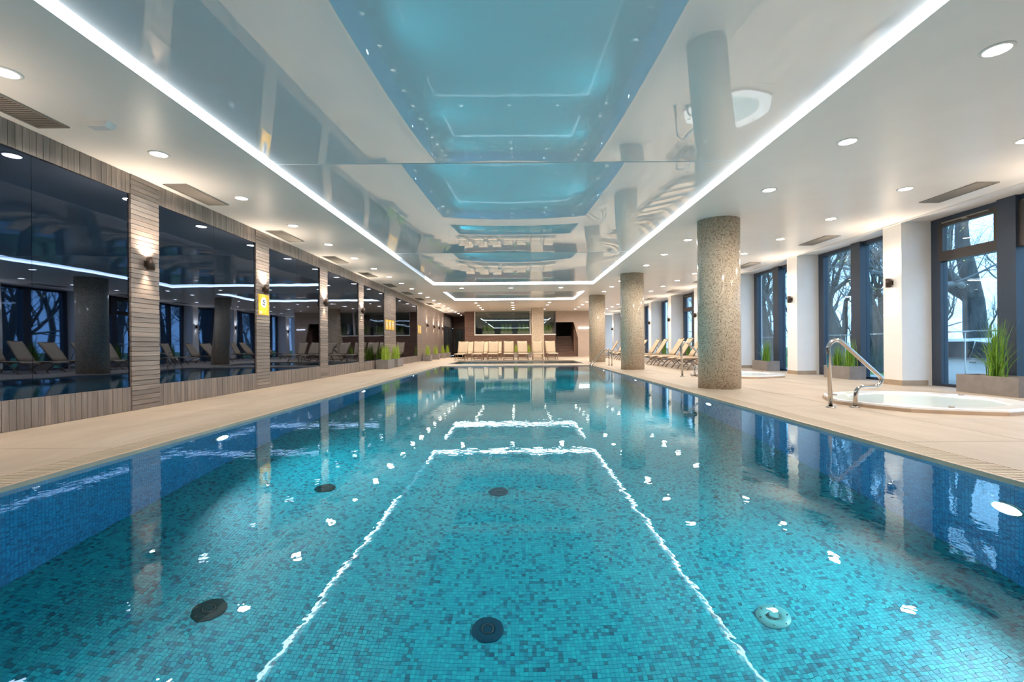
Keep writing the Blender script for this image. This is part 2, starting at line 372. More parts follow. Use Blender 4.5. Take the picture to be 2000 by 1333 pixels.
# ------------------------------------------------------------------ setting: ceiling with two stretch-film coves
LX0, LX1 = -3.24, 2.99
coves = [(LX0, LX1, .15, 18.35), (LX0, LX1, 20.75, 24.7)]
cb = MB()
for a, b, c, d in grid_minus((XL - .5, XW + .25, YF - .2, YE + .3), coves): cb.box(a, b, c, d, H, H + .3)
ceiling = tag(cb.build('ceiling', M['ceiling']), 'plain pale ceiling around the glossy coves', 'ceiling', kind='structure')
LIP = .055
def film_panel(x0, x1, y0, y1, sag, parent, n=28):
    V = []; Fc = []
    for j in range(n + 1):
        for i in range(n + 1):
            a, b = i / n * 2 - 1, j / n * 2 - 1
            V.append((x0 + (x1 - x0) * i / n, y0 + (y1 - y0) * j / n, H + LIP - sag * (1 - a * a) * (1 - b * b)))
    Fc = [(j * (n + 1) + i, (j + 1) * (n + 1) + i, (j + 1) * (n + 1) + i + 1, j * (n + 1) + i + 1) for j in range(n) for i in range(n)]
    b = MB(); b.add(V, Fc, True); return b.build('film_panel', M['film'], parent)
def strip(parent, x0, x1, y0, y1, mat): return MB().box(x0, x1, y0, y1, H + .006, H + LIP - .006).build('led_strip', mat, parent)
cov = empty('ceiling_cove'); tag(cov, 'long glossy stretch-film ceiling cove edged with white LED strip over the pool', 'ceiling cove')
for k in range(3): film_panel(LX0, LX1, .15 + 18.2 / 3 * k, .15 + 18.2 / 3 * (k + 1), .105, cov)
for k in (1, 2): MB().box(LX0, LX1, .15 + 18.2 / 3 * k - .006, .15 + 18.2 / 3 * k + .006, H + LIP - .006, H + LIP + .01).build('film_seam', M['white'], cov)
e = .014
for a, b, m in ((.15, 6.5, 'led'), (6.5, 13.0, 'led'), (13.0, 16.6, 'led_dim'), (16.6, 18.35, 'led')): strip(cov, LX0, LX0 + e, a, b, M[m])
for a, b in ((.15, 6.2), (6.2, 12.3), (12.3, 18.35)): strip(cov, LX1 - e, LX1, a, b, M['led'])
strip(cov, LX0, LX1, 18.35 - e, 18.35, M['led']); strip(cov, LX0, LX1, .15, .15 + e, M['led'])
cov = empty('ceiling_cove'); tag(cov, 'short glossy stretch-film ceiling cove with LED strip over the small far pool', 'ceiling cove')
film_panel(LX0, LX1, 20.75, 24.7, .06, cov)
strip(cov, LX0, LX0 + e, 20.75, 24.7, M['led']); strip(cov, LX1 - e, LX1, 20.75, 24.7, M['led'])
strip(cov, LX0, LX1, 24.7 - e, 24.7, M['led']); strip(cov, LX0, LX1, 20.75, 20.75 + e, M['led'])

# ------------------------------------------------------------------ setting: left wall (tile pillars, tinted mirrors)
wl = MB(); wl.box(XL - .4, XL - .06, YF, 33.4, -.1, H); wl.box(XL - .4, XL - .06, 33.4, YE, 2.25, H); wl.box(XL - .4, XL - .3, 33.4, YE, -.1, 2.25)
wall_left = tag(wl.build('wall_left', M['grout']), 'dark wall of wood-look tile pillars and tinted mirrors', 'wall', kind='structure')
PW = .066; TH = .052
pil = [(.25 + 3.05 * k, .75 + 3.05 * k) for k in range(-1, 6)]       # 6.35, 9.4, 12.45, 15.5 ...
pil = [(a, b) for a, b in pil] + [(18.5, 20.2), (24.6, 33.4)]
Z0, Z1 = .32, 2.93
jit = random.Random(3)
for a, b in pil:
    wide = b - a > 1
    p = MB().box(XL - .06, XL - .045, a, b, 0, H).build('tile_pillar', M['grout'], wall_left)
    n = int(H / PW); cols = [(a, b)] if not wide else [(a + (b - a) * i / max(1, round((b - a) / .85)), a + (b - a) * (i + 1) / max(1, round((b - a) / .85))) for i in range(max(1, round((b - a) / .85)))]
    me = {}
    far = MB()
    for ci, (c, d) in enumerate(cols):
        w = round(d - c, 3)
        if w not in me: me[w] = MB().box(-.045, 0, .0015, w - .0015, .0028, PW - .0028).mesh('tile_plank', M['plank_h'])
        for i in range(n):
            x = XL + jit.choice((0, .003, .006))
            if b - a < 5: link('tile_plank', me[w], p, (x, c, i * H / n))
            else: far.box(XL - .045, x, c + .0015, d - .0015, i * H / n + .0028, (i + 1) * H / n - .0028)
    if far.v: tag(far.build('plank_field', M['plank_h'], p), kind='stuff')
bays = [(b, a2) for (a, b), (a2, b2) in zip(pil, pil[1:])] + []
for lo, hi, nm in ((0, Z0, 'tile_skirting'), (Z1, H, 'tile_frieze')):
    h = hi - lo; me = MB().box(-.045, 0, .0024, .072 - .0024, .001, h - .001).mesh('tile_plank', M['plank_v'])
    par = MB().box(XL - .06, XL - .047, pil[0][0], 24.6, lo, hi).build(nm, M['grout'], wall_left); far = MB()
    for a, b in bays:
        n = round((b - a) / .072); w = (b - a) / n
        for i in range(n):
            x = XL + jit.choice((-.004, -.002, 0)); y = a + i * w
            if 3.6 < y < 17: o = link('tile_plank', me, par, (x, y, lo)); o.scale = (1, w / .072, 1)
            else: far.box(XL - .045, x, y + .001, y + w - .001, lo + .001, hi - .001)
    tag(far.build('plank_run', M['plank_v'], par), kind='stuff')
for a, b in bays:
    n = 2 if b - a < 4 else 3; w = (b - a) / n
    for i in range(n): MB().box(XL - .06, XL - .022, a + i * w + .002, a + (i + 1) * w - .002, Z0, Z1).build('mirror_pane', M['mirror'], wall_left)

# ------------------------------------------------------------------ setting: back wall, alcove, display window, stairs
wb = MB()
wb.box(-3.66, -2.96, YB, YB + .2, 0, H); wb.box(-2.96, 2.69, YB, YB + .2, 0, 1.53)
wb.box(-3.66, -3.46, YB + .2, YE, 0, H); wb.box(XL - .1, -3.46, YE, YE + .2, 0, H)
wall_back = tag(wb.build('wall_back', M['brown_wood']), 'dark brown wood-clad back wall around the display window', 'wall', kind='structure')
ww = MB(); ww.box(2.69, 5.25, YB, YB + .2, 2.42, H); ww.prism([(3.97, 2.42), (4.27, 1.27), (4.27, 0), (5.25, 0), (5.25, 2.42)], 'y', YB, YB + .2); ww.box(5.05, 5.25, YB + .2, YE, 0, H)
tag(ww.build('wall_stair', M['beige_wall']), 'taupe plastered wall above and beside the far stairs', 'wall', kind='structure')
tag(MB().box(-3.46, XW + .2, YE, YE + .2, 0, H).build('wall_end', M['white']), 'white end wall behind the far columns', 'wall', kind='structure')
tag(MB().box(XL - .4, XW + .2, YF - .2, YF, -.1, H).build('wall_front', M['white']), 'white wall behind the near pool edge', 'wall', kind='structure')
win = empty('window_1'); tag(win, 'large display window with pale sill in the brown back wall', 'window', kind='structure')
MB().box(-2.94, 2.66, YB + .08, YB + .10, 1.6, H - .01).build('pane', M['glass_tint'], win)
MB().box(-2.98, 2.72, YB - .05, YB + .24, 1.53, 1.60).build('sill', M['white'], win)
MB().box(-2.98, -2.93, YB - .04, YB + .2, 1.60, H).build('jamb', M['white'], win)
MB().box(.90, .95, YB - .04, YB + .14, 1.60, H).build('mullion', M['white'], win)
MB().box(2.64, 2.70, YB - .02, YB + .2, 1.60, H).build('jamb', M['frame'], win)
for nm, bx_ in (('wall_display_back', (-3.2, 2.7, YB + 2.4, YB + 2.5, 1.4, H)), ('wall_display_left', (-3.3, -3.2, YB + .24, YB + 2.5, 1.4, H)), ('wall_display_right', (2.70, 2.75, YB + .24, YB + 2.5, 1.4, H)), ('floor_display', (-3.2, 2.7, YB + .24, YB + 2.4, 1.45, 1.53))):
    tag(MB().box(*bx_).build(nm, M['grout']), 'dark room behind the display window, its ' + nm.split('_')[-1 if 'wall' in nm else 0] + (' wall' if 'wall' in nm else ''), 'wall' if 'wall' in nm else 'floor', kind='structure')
door = empty('door_1'); tag(door, 'dark glazed double door at the end of the left alcove', 'door', kind='structure')
for i in range(2):
    MB().box(XL + .02 + i * .76, XL + .74 + i * .76, YE - .06, YE - .02, .02, 2.2).build('door_leaf', M['black'], door)
    MB().box(XL + .12 + i * .76, XL + .64 + i * .76, YE - .075, YE - .055, .2, 2.05).build('pane', M['glass_tint'], door)
MB().tube([(XL + .70, YE - .12, .9), (XL + .70, YE - .12, 1.3)], .015).build('door_handle', M['steel'], door)
door = empty('door_2'); tag(door, 'dark glazed partition on the left wall before the alcove end', 'door', kind='structure')
for i in range(5):
    y = 33.5 + i * 1.1
    MB().box(XL - .06, XL - .03, y + .04, y + 1.06, .05, 2.2).build('pane', M['car_glass'], door)
    MB().box(XL - .08, XL, y - .03, y + .04, 0, 2.25).build('post', M['black'], door)
st = empty('staircase'); tag(st, 'brown wooden stairs rising beside the display window', 'stairs')
NS = 8; SX0, SX1 = 2.76, 4.02
for i in range(NS):
    MB().box(SX0, SX1, YB + .0 + i * .29, YB + .0 + NS * .29 + .1, i * .185, (i + 1) * .185 - .004).build('step', M['brown_wood'], st)
MB().prism([(YB + .21, 0), (YB + 2.6, 0), (YB + 2.6, 2.5), (YB + .9, 2.5), (YB + .21, 1.9)], 'x', SX1 - .02, SX1 + .3).build('balustrade_wall', M['brown_wood'], st)
MB().box(SX0, SX1 + .3, YB + 4.2, YB + 4.3, 1.4, H - .01).build('landing_wall', M['grout'], st)
MB().box(SX0, SX1 + .3, YB + 2.4, YB + 4.3, 1.36, 1.48).build('landing', M['brown_wood'], st)
tag(MB().box(4.30, 5.10, YB - .05, YB + .0, 1.97, 2.05).build('light_bar', M['bar_light']), 'short white light bar on the taupe wall beside the stairs', 'light')

# ------------------------------------------------------------------ setting: right wall with pilasters and windows
pc = [9.41 + 3.43 * k for k in range(-3, 9)]
wr = MB(); wr.box(XW, XW + .3, YF, pc[0] - .2, 0, H); wr.box(XW, XW + .25, YF, YE, -.5, 0)
wall_right = tag(wr.build('wall_right', M['white']), 'white window wall with deep pilasters', 'wall', kind='structure')
for c in pc:
    MB().box(XR, XW + .25, c - .23, c + .23, 0, H).build('pilaster', M['white'], wall_right)
MB().box(XR - .012, XR, YF, YE, H - .03, H).build('cornice', M['white'], wall_right)
bb = empty('baseboard_right'); tag(bb, 'sand-coloured stone baseboard round the white pilasters', 'baseboard', kind='structure')
for c in pc:
    MB().box(XR - .012, XR, c - .242, c + .242, 0, .10).build('baseboard', M['base'], bb)
    MB().box(XR, XW - .1, c - .242, c - .23, 0, .10).build('baseboard', M['base'], bb)
for (a, b) in zip(pc, pc[1:]): MB().box(XR, XW + .2, a + .23, b - .23, -.04, 0).build('deck_slab', M['deck'], floor)
for k, (a, b) in enumerate(zip(pc, pc[1:])):
    y0, y1 = a + .23, b - .23; mid = (y0 + y1) / 2
    transom = k in (2, 6)
    fm = M['frame_brown'] if transom else M['frame']
    w = empty('window_%d' % (k + 2)); tag(w, '%s floor-to-ceiling window from the camera in the white right wall, %s' % (ORD[max(0, k - 2)] if k >= 2 else 'unseen', 'with an opening top light' if transom else 'with a dark centre mullion'), 'window', kind='structure')
    MB().box(XW - .02, XW + .12, y1 - .2, y1, 0, H).build('jamb', M['frame'], w)
    MB().box(XW - .02, XW + .12, y0, y0 + .2, 0, H).build('jamb', M['frame'], w)
    MB().box(XW - .10, XW + .12, mid - .15, mid + .15, 0, H).build('mullion', M['frame'], w)
    MB().box(XW - .02, XW + .12, y0 + .2, y1 - .2, H - .09, H).build('head', M['frame'], w)
    MB().box(XW - .02, XW + .12, y0 + .2, y1 - .2, 0, .05).build('sill', M['frame'], w)
    for s, (p, q) in enumerate(((y0 + .2, mid - .15), (mid + .15, y1 - .2))):
        if transom:
            zt = 2.42
            MB().box(XW - .06, XW + .10, p, q, zt - .05, zt + .04).build('transom', fm, w)
            MB().box(XW + .04, XW + .05, p, q, .05, zt - .05).build('pane', M['glass'], w)
            sa = MB(); z0, z1 = zt + .04, H - .09
            sa.box(XW - .06, XW + .02, p, p + .09, z0, z1); sa.box(XW - .06, XW + .02, q - .09, q, z0, z1)
            sa.box(XW - .06, XW + .02, p + .09, q - .09, z0, z0 + .09); sa.box(XW - .06, XW + .02, p + .09, q - .09, z1 - .09, z1)
            sash = sa.build('top_sash', fm, w)
            MB().box(XW - .02, XW - .01, p + .09, q - .09, z0 + .09, z1 - .09).build('pane', M['glass'], sash)
            ar = MB(); ar.box(XW - .085, XW - .062, p + .15, q - .1, z1 - .035, z1 - .015); ar.box(XW - .10, XW - .06, (p + q) / 2 - .05, (p + q) / 2 + .05, z1 - .06, z1 - .03)
            ar.build('opener_arm', M['vent'], sash)
        else:
            MB().box(XW + .04, XW + .05, p, q, .05, H - .09).build('pane', M['glass'], w)

# ------------------------------------------------------------------ columns
def column(c, y, label):
    b = MB(); n = 64
    b.lathe([(.385, 0), (.385, H)], (0, 0, 0), n); o = b.build('column', M['col'], None, (c, y, 0))
    return tag(o, label, 'column', 'round mosaic columns')
column(3.88, 9.05, 'thick round beige mosaic column nearest the camera at the pool edge')
column(3.88, 15.85, 'round beige mosaic column second from the camera at the pool edge')
column(3.86, 22.7, 'round beige mosaic column beside the small far pool')
tag(MB().prism([(.93, 29.8), (.97, 29.76), (1.66, 29.76), (1.70, 29.8), (1.70, 30.5), (1.66, 30.54), (.97, 30.54), (.93, 30.5)], 'z', 0, H).build('column', M['col_square']), 'square pale mosaic column in front of the display window', 'column')

# ------------------------------------------------------------------ ceiling downlights
def lathe_mesh(name, prof, mat, n=24, closed=False): return MB().lathe(prof, n=n, closed=closed).mesh(name, mat)
ring_me = lathe_mesh('trim_ring', [(.088, 0), (.112, 0), (.112, -.004), (.088, -.010)], M['white'], 28, True)
lens_me = lathe_mesh('lens', [(.088, 0), (.088, -.003)], M['lens'], 24)
dl = bpy.data.lights.new('downlight', 'AREA'); dl.shape = 'DISK'; dl.size = .16; dl.energy = DOWN_W; dl.color = (1.0, .88, .75); dl.spread = math.radians(160)
def downlight(x, y, label, group):
    o = empty('ceiling_downlight', (x, y, H)); tag(o, label, 'downlight', group)
    link('trim_ring', ring_me, o); link('lens', lens_me, o); link('lamp', dl, o, (0, 0, -.012))
ys = [.36 + 1.715 * k for k in range(22)]
n = 0
for y in [.57 + 1.715 * k for k in range(22)]:
    if 2 < y < 37: downlight(-4.33, y, '%s round downlight from the camera in the row along the mirror wall' % ORD[n], 'downlights along the mirror wall'); n += 1
n = 0
for y in ys:
    if y < 2 or y > 32 or any(abs(y - c) < .6 for c in (9.05, 15.85, 22.7)): continue
    downlight(3.88, y, '%s round downlight from the camera in the row through the round columns' % ORD[n], 'downlights in line with the columns'); n += 1
n = 0
for y in ys:
    if y < 2 or y > 37: continue
    downlight(5.97, y, '%s round downlight from the camera in the row before the windows' % ORD[n], 'downlights before the windows'); n += 1
for i, (x, w_) in enumerate(((-2.27, 'left'), (-.24, 'middle'), (1.82, 'right'))):
    downlight(x, 19.4, '%s round downlight on the ceiling strip between the two coves' % w_, 'downlights between the coves')
    for k, y in enumerate((26.2, 27.9, 29.5, 31.1)):
        if i == 2 and k == 2: continue
        downlight(x, y, '%s downlight from the short cove in the %s row above the far loungers' % (ORD[k], w_), 'downlights above the far loungers')

# ------------------------------------------------------------------ vents and ceiling box
slat_me = MB().box(-.145, .145, -.006, .006, -.012, .0).mesh('slat', M['vent'])
def vent(x, y, label):
    o = empty('ceiling_vent', (x, y, H)); tag(o, label, 'vent', 'ceiling vents')
    fr_ = MB(); fr_.box(-.17, -.145, -.5, .5, -.014, 0); fr_.box(.145, .17, -.5, .5, -.014, 0); fr_.box(-.145, .145, -.5, -.475, -.014, 0); fr_.box(-.145, .145, .475, .5, -.014, 0)
    fr_.build('frame', M['vent'], o); MB().box(-.145, .145, -.475, .475, -.003, 0).build('backing', M['vent_dark'], o)
    for i in range(26): s = link('slat', slat_me, o, (0, -.46 + i * .0368, -.002)); s.rotation_euler = (.5, 0, 0)
for k in range(11): vent(-4.9, 4.5 + 2.76 * k, '%s slatted ceiling vent from the camera above the mirror wall' % ORD[k])
for k in range(8): vent(6.95, 7.43 + 3.4 * k, '%s slatted ceiling vent from the camera above the windows' % ORD[k])
o = empty('emergency_light', (-4.34, 4.92, H)); tag(o, 'small white emergency light box on the ceiling near the mirror wall', 'emergency light')
MB().prism([(-.13, 0), (.13, 0), (.10, -.05), (-.10, -.05)], 'y', -.055, .055).build('housing', M['white'], o)
MB().box(-.09, .09, -.045, .045, -.056, -.05).build('diffuser', M['white_gloss'], o)
MB().box(.085, .10, -.01, .01, -.045, -.03).build('indicator', M['black'], o)

# ------------------------------------------------------------------ wall sconces (up and down light)
sp = bpy.data.lights.new('sconce_beam', 'SPOT'); sp.energy = SCONCE_W; sp.spot_size = math.radians(85); sp.spot_blend = 1.0; sp.color = (1, .80, .58); sp.shadow_soft_size = .02
su = bpy.data.lights.new('sconce_uplight', 'SPOT'); su.energy = SCONCE_UP_W; su.spot_size = math.radians(150); su.spot_blend = 1.0; su.color = (1, .84, .66); su.shadow_soft_size = .03
sb_body = MB().box(0, .02, -.035, .035, -.04, .04).mesh('mount', M['dark_bronze'])
sb_can = lathe_mesh('shade', [(.045, -.085), (.05, -.085), (.05, .085), (.045, .085)], M['dark_bronze'], 20, True)
sb_lens = lathe_mesh('lens', [(.044, -.003), (.044, .003)], M['lamp_glow'], 16)
def sconce(x, y, z, side, label, group):
    o = empty('wall_sconce', (x, y, z)); tag(o, label, 'wall lamp', group)
    if side < 0: o.rotation_euler = (0, 0, PI)
    link('mount', sb_body, o); link('shade', sb_can, o, (.07, 0, 0))
    for s in (-1, 1):
        link('lens', sb_lens, o, (.07, 0, s * .07))
        L = link('beam', su if s > 0 else sp, o, (.07, 0, s * .088)); L.rotation_euler = (PI if s > 0 else 0, 0, 0)
for k, (a, b) in enumerate(((6.35, 6.85), (9.4, 9.9), (12.45, 12.95), (15.5, 16.0))):
    sconce(XL + .004, (a + b) / 2, 2.02, 1, 'dark cylinder wall lamp on the %s tile pillar from the camera' % ORD[k], 'wall lamps on the tile pillars')
sconce(XL + .004, 3.55, 2.02, 1, 'added dark cylinder wall lamp on the unseen left tile pillar, lightening the near ceiling', 'wall lamps on the tile pillars')  # out-of-view lamp added to lighten the near left ceiling
sconce(XR, pc[2], 2.03, -1, 'added dark cylinder wall lamp on the unseen right white pilaster, lightening the near ceiling', 'wall lamps on the white pilasters')  # likewise added out of frame, brightens the near right ceiling corner
for k, y in enumerate((27.1, 29.3, 31.2, 32.8)):
    sconce(XL + .004, y, 2.02, 1, '%s dark wall lamp along the far solid tile wall' % ORD[k], 'wall lamps on the far tile wall')
for k, c in enumerate(pc[3:]):
    sconce(XR, c, 2.03, -1, 'dark cylinder wall lamp on the %s white pilaster from the camera' % ORD[k], 'wall lamps on the white pilasters')

# ------------------------------------------------------------------ pool fittings
def pool_lamp(x, y, z, side, label):
    o = empty('underwater_lamp', (x, y, z)); tag(o, label, 'pool light', 'underwater pool lights')
    Mx = Matrix.Rotation(side * PI / 2, 4, 'Y')
    disc_rot(MB().lathe([(.09, 0), (.125, 0), (.12, .012), (.09, .016)], n=24, closed=True), Mx).build('bezel', M['steel'], o)
    disc_rot(MB().lathe([(.09, 0), (.09, .010)], n=24), Mx).build('lens', M['pool_lens'], o)
    L = bpy.data.lights.new('underwater_lamp', 'AREA'); L.shape = 'DISK'; L.size = .17; L.energy = POOL_W; L.color = (.50, .86, .98); L.spread = math.radians(150)
    lo = link('lamp', L, o, (side * .02, 0, 0)); lo.rotation_euler = (0, -side * (PI / 2 + .05), 0)
for k, y in enumerate((1.0, 5.0, 9.6, 14.2, 18.0)): pool_lamp(PX0, y, -.52, 1, '%s round underwater lamp in the left pool wall' % ORD[k])
for k, y in enumerate((2.9, 7.4, 12.0, 16.4)): pool_lamp(PX1, y, -.62, -1, '%s round underwater lamp in the right pool wall' % ORD[k])
pool_lamp(PX0, 23.2, -.4, 1, 'round underwater lamp in the small far pool')
def drain(x, y, label, mat, steel):
    o = empty('floor_inlet', (x, y, -PD)); tag(o, label, 'pool inlet', 'round inlets on the pool floor')
    MB().lathe([(.02, 0), (.096, 0), (.092, .010), (.02, .012)], n=28, closed=True).build('flange', mat, o)
    MB().lathe([(.030, .010), (.036, .010), (.036, .015), (.030, .015)], n=20, closed=True).build('ring', M['black'] if not steel else M['steel'], o)
    MB().lathe([(.028, .008), (.026, .03 if steel else .013)], n=16).build('nozzle', mat, o)
    for k in range(6):
        a = k * PI / 3; MB().lathe([(.005, .008), (.005, .0125)], (.078 * math.cos(a), .078 * math.sin(a), 0), 8).build('screw', M['black'], o)
dk = plain('inlet_plastic_teal', (.003, .035, .06), .8, spec=.1); dg = plain('inlet_plastic_dark', (.004, .03, .032), .8, spec=.1)
drain(-.19, 2.85, 'dark blue round inlet at the bottom centre of the pool floor', dk, False)
drain(-1.89, 2.87, 'dark green round inlet on the pool floor left of centre', dg, False)
drain(1.53, 2.83, 'pale grey-green round inlet on the pool floor right of centre', plain('inlet_pale', (.10, .30, .29), .35), True)
drain(-.19, 4.53, 'round inlet farther along the pool floor at its middle', dk, False)
drain(-1.86, 4.53, 'round inlet farther along the pool floor on the left', dg, False)
o = empty('pool_ladder_rail', (PX1, 18.6, 0)); tag(o, 'pair of bent steel entry rails on the right pool edge near the far end', 'pool rail')
for y in (-.28, .28):
    MB().tube(fillet([(-.16, y, -.35), (-.16, y, -.02), (.42, y, .66), (.66, y, .62), (.66, y, .0)], .12), .021, 10).build('rail', M['steel'], o)
    MB().lathe([(.02, 0), (.05, 0), (.045, .015), (.02, .018)], (.66, y, 0), 16, True).build('base_flange', M['steel'], o)

# ------------------------------------------------------------------ spa tubs and their rails
NO = 40
def octa(r, z):
    out = []
    for k in range(NO):
        a = 2 * PI * k / NO; d = (a % (PI / 4)) - PI / 8; q = math.cos(PI / 8) / math.cos(d)
        rr = r * (.35 + .65 * q); out.append((rr * math.cos(a + PI / 8 - PI / 8), rr * math.sin(a), z))
    return out
def octring(prof):
    b = MB(); V = [p for r, z in prof for p in octa(r, z)]
    b.add(V, [(i * NO + k, i * NO + (k + 1) % NO, (i + 1) * NO + (k + 1) % NO, (i + 1) * NO + k) for i in range(len(prof) - 1) for k in range(NO)], False); return b
def tub(cx, cy, label):
    o = empty('spa_tub', (cx, cy, 0)); tag(o, label, 'hot tub', 'white spa tubs')
    octring([(JR + .02, 0), (JR + .02, .04), (JR - .03, .042), (JR - .03, -.03)]).build('stone_edge', M['coping'], o)
    octring([(JR + .012, .041), (JR + .008, .062), (JR - .02, .068), (JR - .27, .060), (JR - .31, .05), (JR - .33, -.04)]).build('rim', M['white_gloss'], o)
    b = octring([(JR - .33, -.04), (JR - .36, -.38), (JR - .62, -.42), (JR - .68, -.8)]); b.add(octa(JR - .68, -.8), [tuple(range(NO))]); b.build('shell', M['white_gloss'], o)
    w = MB(); w.add(octa(JR - .315, .046), [tuple(range(NO))]); w.build('water', M['spa_water'], o)
    for a in (-2.0, 2.6, .4): MB().lathe([(.03, .06), (.03, .078), (.012, .086)], ((JR - .16) * math.cos(a), (JR - .16) * math.sin(a), 0), 14).build('control_knob', M['vent'], o)
    for k in range(8):
        a = k * PI / 4 + PI / 8; p = MB(); p.lathe([(.012, 0), (.035, 0), (.035, .01), (.012, .012)], n=12, closed=True)
        disc_rot(p, Matrix.Translation((.755 * math.cos(a), .755 * math.sin(a), -.22)) @ Matrix.Rotation(a + PI, 4, 'Z') @ Matrix.Rotation(PI / 2, 4, 'Y')).build('jet', M['steel'], o)
tub(J[0][0], J[0][1], 'large white eight-sided spa tub nearest the camera before the window')
tub(J[1][0], J[1][1], 'white eight-sided spa tub behind the thick round column')
def grab(x, y, label):
    o = empty('tub_handrail', (x, y, 0)); tag(o, label, 'handrail', 'spa tub handrails')
    MB().tube(fillet([(0, 0, 0), (-.03, 0, .83), (.10, 0, .90), (.68, 0, .37), (.62, 0, .27), (.34, 0, .27), (.31, 0, .0)], .09, 6), .026, 14).build('rail', M['steel'], o)
    for dx in (0, .31): MB().lathe([(.024, 0), (.062, 0), (.055, .016), (.024, .02)], (dx, 0, 0), 18, True).build('base_flange', M['steel'], o)
grab(4.09, 6.15, 'bent polished steel handrail standing before the nearest spa tub')
grab(4.24, 12.1, 'bent polished steel handrail just left of the thick round column')

# ------------------------------------------------------------------ sun loungers
def make_lounger():
    o = empty('sun_lounger'); HW = .28; SH = .37
    fr_ = MB()
    for s in (-1, 1): fr_.tube(fillet([(-.0, s * HW, SH - .04), (.06, s * HW, SH), (1.2, s * HW, SH), (1.72, s * HW, SH - .02)], .06), .018, 8)
    for x in (0.0, .62, 1.15, 1.70): fr_.tube([(x, -HW, SH - .03), (x, HW, SH - .03)], .014, 6)
    fr_.build('frame', M['lounger_frame'], o)
    V = []; n = 10; m = 6
    for i in range(n + 1):
        for j in range(m + 1):
            x = .01 + 1.15 * i / n; y = -HW + .01 + (2 * HW - .02) * j / m
            V.append((x, y, SH + .018 - .022 * (1 - (2 * j / m - 1) ** 2) * math.sin(PI * min(1, i / n)) - (.03 * (1 - i) if i < 1 else 0)))
    k = len(V); Fc = [(i * (m + 1) + j, (i + 1) * (m + 1) + j, (i + 1) * (m + 1) + j + 1, i * (m + 1) + j + 1) for i in range(n) for j in range(m)]
    V2 = V + [(x, y, z - .012) for x, y, z in V]; Fc2 = Fc + [tuple(q + k for q in f_[::-1]) for f_ in Fc]
    rimi = [j for j in range(m + 1)] + [i * (m + 1) + m for i in range(1, n + 1)] + [n * (m + 1) + j for j in range(m - 1, -1, -1)] + [i * (m + 1) for i in range(n - 1, 0, -1)]
    Fc2 += [(rimi[i], rimi[(i + 1) % len(rimi)], rimi[(i + 1) % len(rimi)] + k, rimi[i] + k) for i in range(len(rimi))]
    sb = MB(); sb.add(V2, Fc2, True); sb.build('seat', M['sling'], o)
    a = math.radians(58); B = empty('backrest'); B.parent = o; B.location = (1.15, 0, SH + .01); B.rotation_euler = (0, -a, 0)
    bf = MB(); bf.tube(fillet([(0, -HW + .0, 0), (.80, -HW, 0), (.80, HW, 0), (0, HW, 0)], .07), .018, 8); bf.build('back_frame', M['lounger_frame'], B)
    V = []; m = 6; n = 6
    for i in range(n + 1):
        for j in range(m + 1):
            V.append((.01 + .795 * i / n, (-HW + .008 + (2 * HW - .016) * j / m) * (.985 if i == n else 1), .022 - .02 * (1 - (2 * j / m - 1) ** 2)))
    k = len(V); Fc = [(i * (m + 1) + j, (i + 1) * (m + 1) + j, (i + 1) * (m + 1) + j + 1, i * (m + 1) + j + 1) for i in range(n) for j in range(m)]
    rimi = [j for j in range(m + 1)] + [i * (m + 1) + m for i in range(1, n + 1)] + [n * (m + 1) + j for j in range(m - 1, -1, -1)] + [i * (m + 1) for i in range(n - 1, 0, -1)]
    b2 = MB(); b2.add(V + [(x, y, z - .014) for x, y, z in V], Fc + [tuple(q + k for q in f_[::-1]) for f_ in Fc] + [(rimi[i], rimi[(i + 1) % len(rimi)], rimi[(i + 1) % len(rimi)] + k, rimi[i] + k) for i in range(len(rimi))], True)
    b2.build('back_sling', M['sling'], B)
    for s in (-1, 1):
        MB().tube(fillet([(.62, s * (HW - .02), SH - .02), (.34, s * (HW - .01), .22), (.16, s * HW, 0)], .12), .018, 8).build('leg', M['lounger_frame'], o)
        MB().tube(fillet([(.80, s * (HW - .02), SH - .02), (1.20, s * (HW - .01), .20), (1.36, s * HW, 0)], .12), .018, 8).build('leg', M['lounger_frame'], o)
        MB().tube([(1.66, s * (HW - .05), SH - .02), (1.42, s * (HW - .05), .80)], .011, 6).build('back_prop', M['lounger_frame'], o)
    MB().tube([(.24, -HW, .10), (.24, HW, .10)], .012, 6).build('stretcher', M['lounger_frame'], o)
    MB().tube([(1.29, -HW, .10), (1.29, HW, .10)], .012, 6).build('stretcher', M['lounger_frame'], o)
    return o
L0 = make_lounger(); used = [False]
def lounger(x, y, rz, label, group):
    o = copy_tree(L0) if used[0] else L0
    used[0] = True; o.location = (x, y, 0); o.rotation_euler = (0, 0, rz); tag(o, label, 'sun lounger', group)
for k, x in enumerate((-3.17, -2.23, -1.37, -.456, .35)):
    lounger(x, 25.75, PI / 2 - .04 * (2 - k) * .5, 'beige sun lounger, %s from the left in the front row facing the small pool' % ORD[k], 'loungers facing the small pool')
lounger(1.15, 25.7, PI / 2, 'beige sun lounger standing straight in front of the square column', 'loungers facing the small pool')
lounger(1.98, 25.8, PI / 2 + .05, 'beige sun lounger at the right end of the far row near the stairs', 'loungers facing the small pool')
for k, x in enumerate((-3.06, -2.12, -1.26)):
    lounger(x, 28.4, PI / 2, 'beige sun lounger, %s from the left in the second row by the brown wall' % ORD[k], 'loungers by the brown wall')
for k, (y, r) in enumerate(((15.35, 0), (16.3, .03), (17.5, -.06), (18.55, 0), (19.5, .03), (21.6, 0), (22.7, .04), (25.0, -.03), (26.1, 0), (28.6, .03), (29.7, 0), (32.0, 0))):
    lounger(5.27, y, r, 'beige sun lounger before the windows, %s from the camera on the right deck' % ORD[k], 'loungers on the right deck')

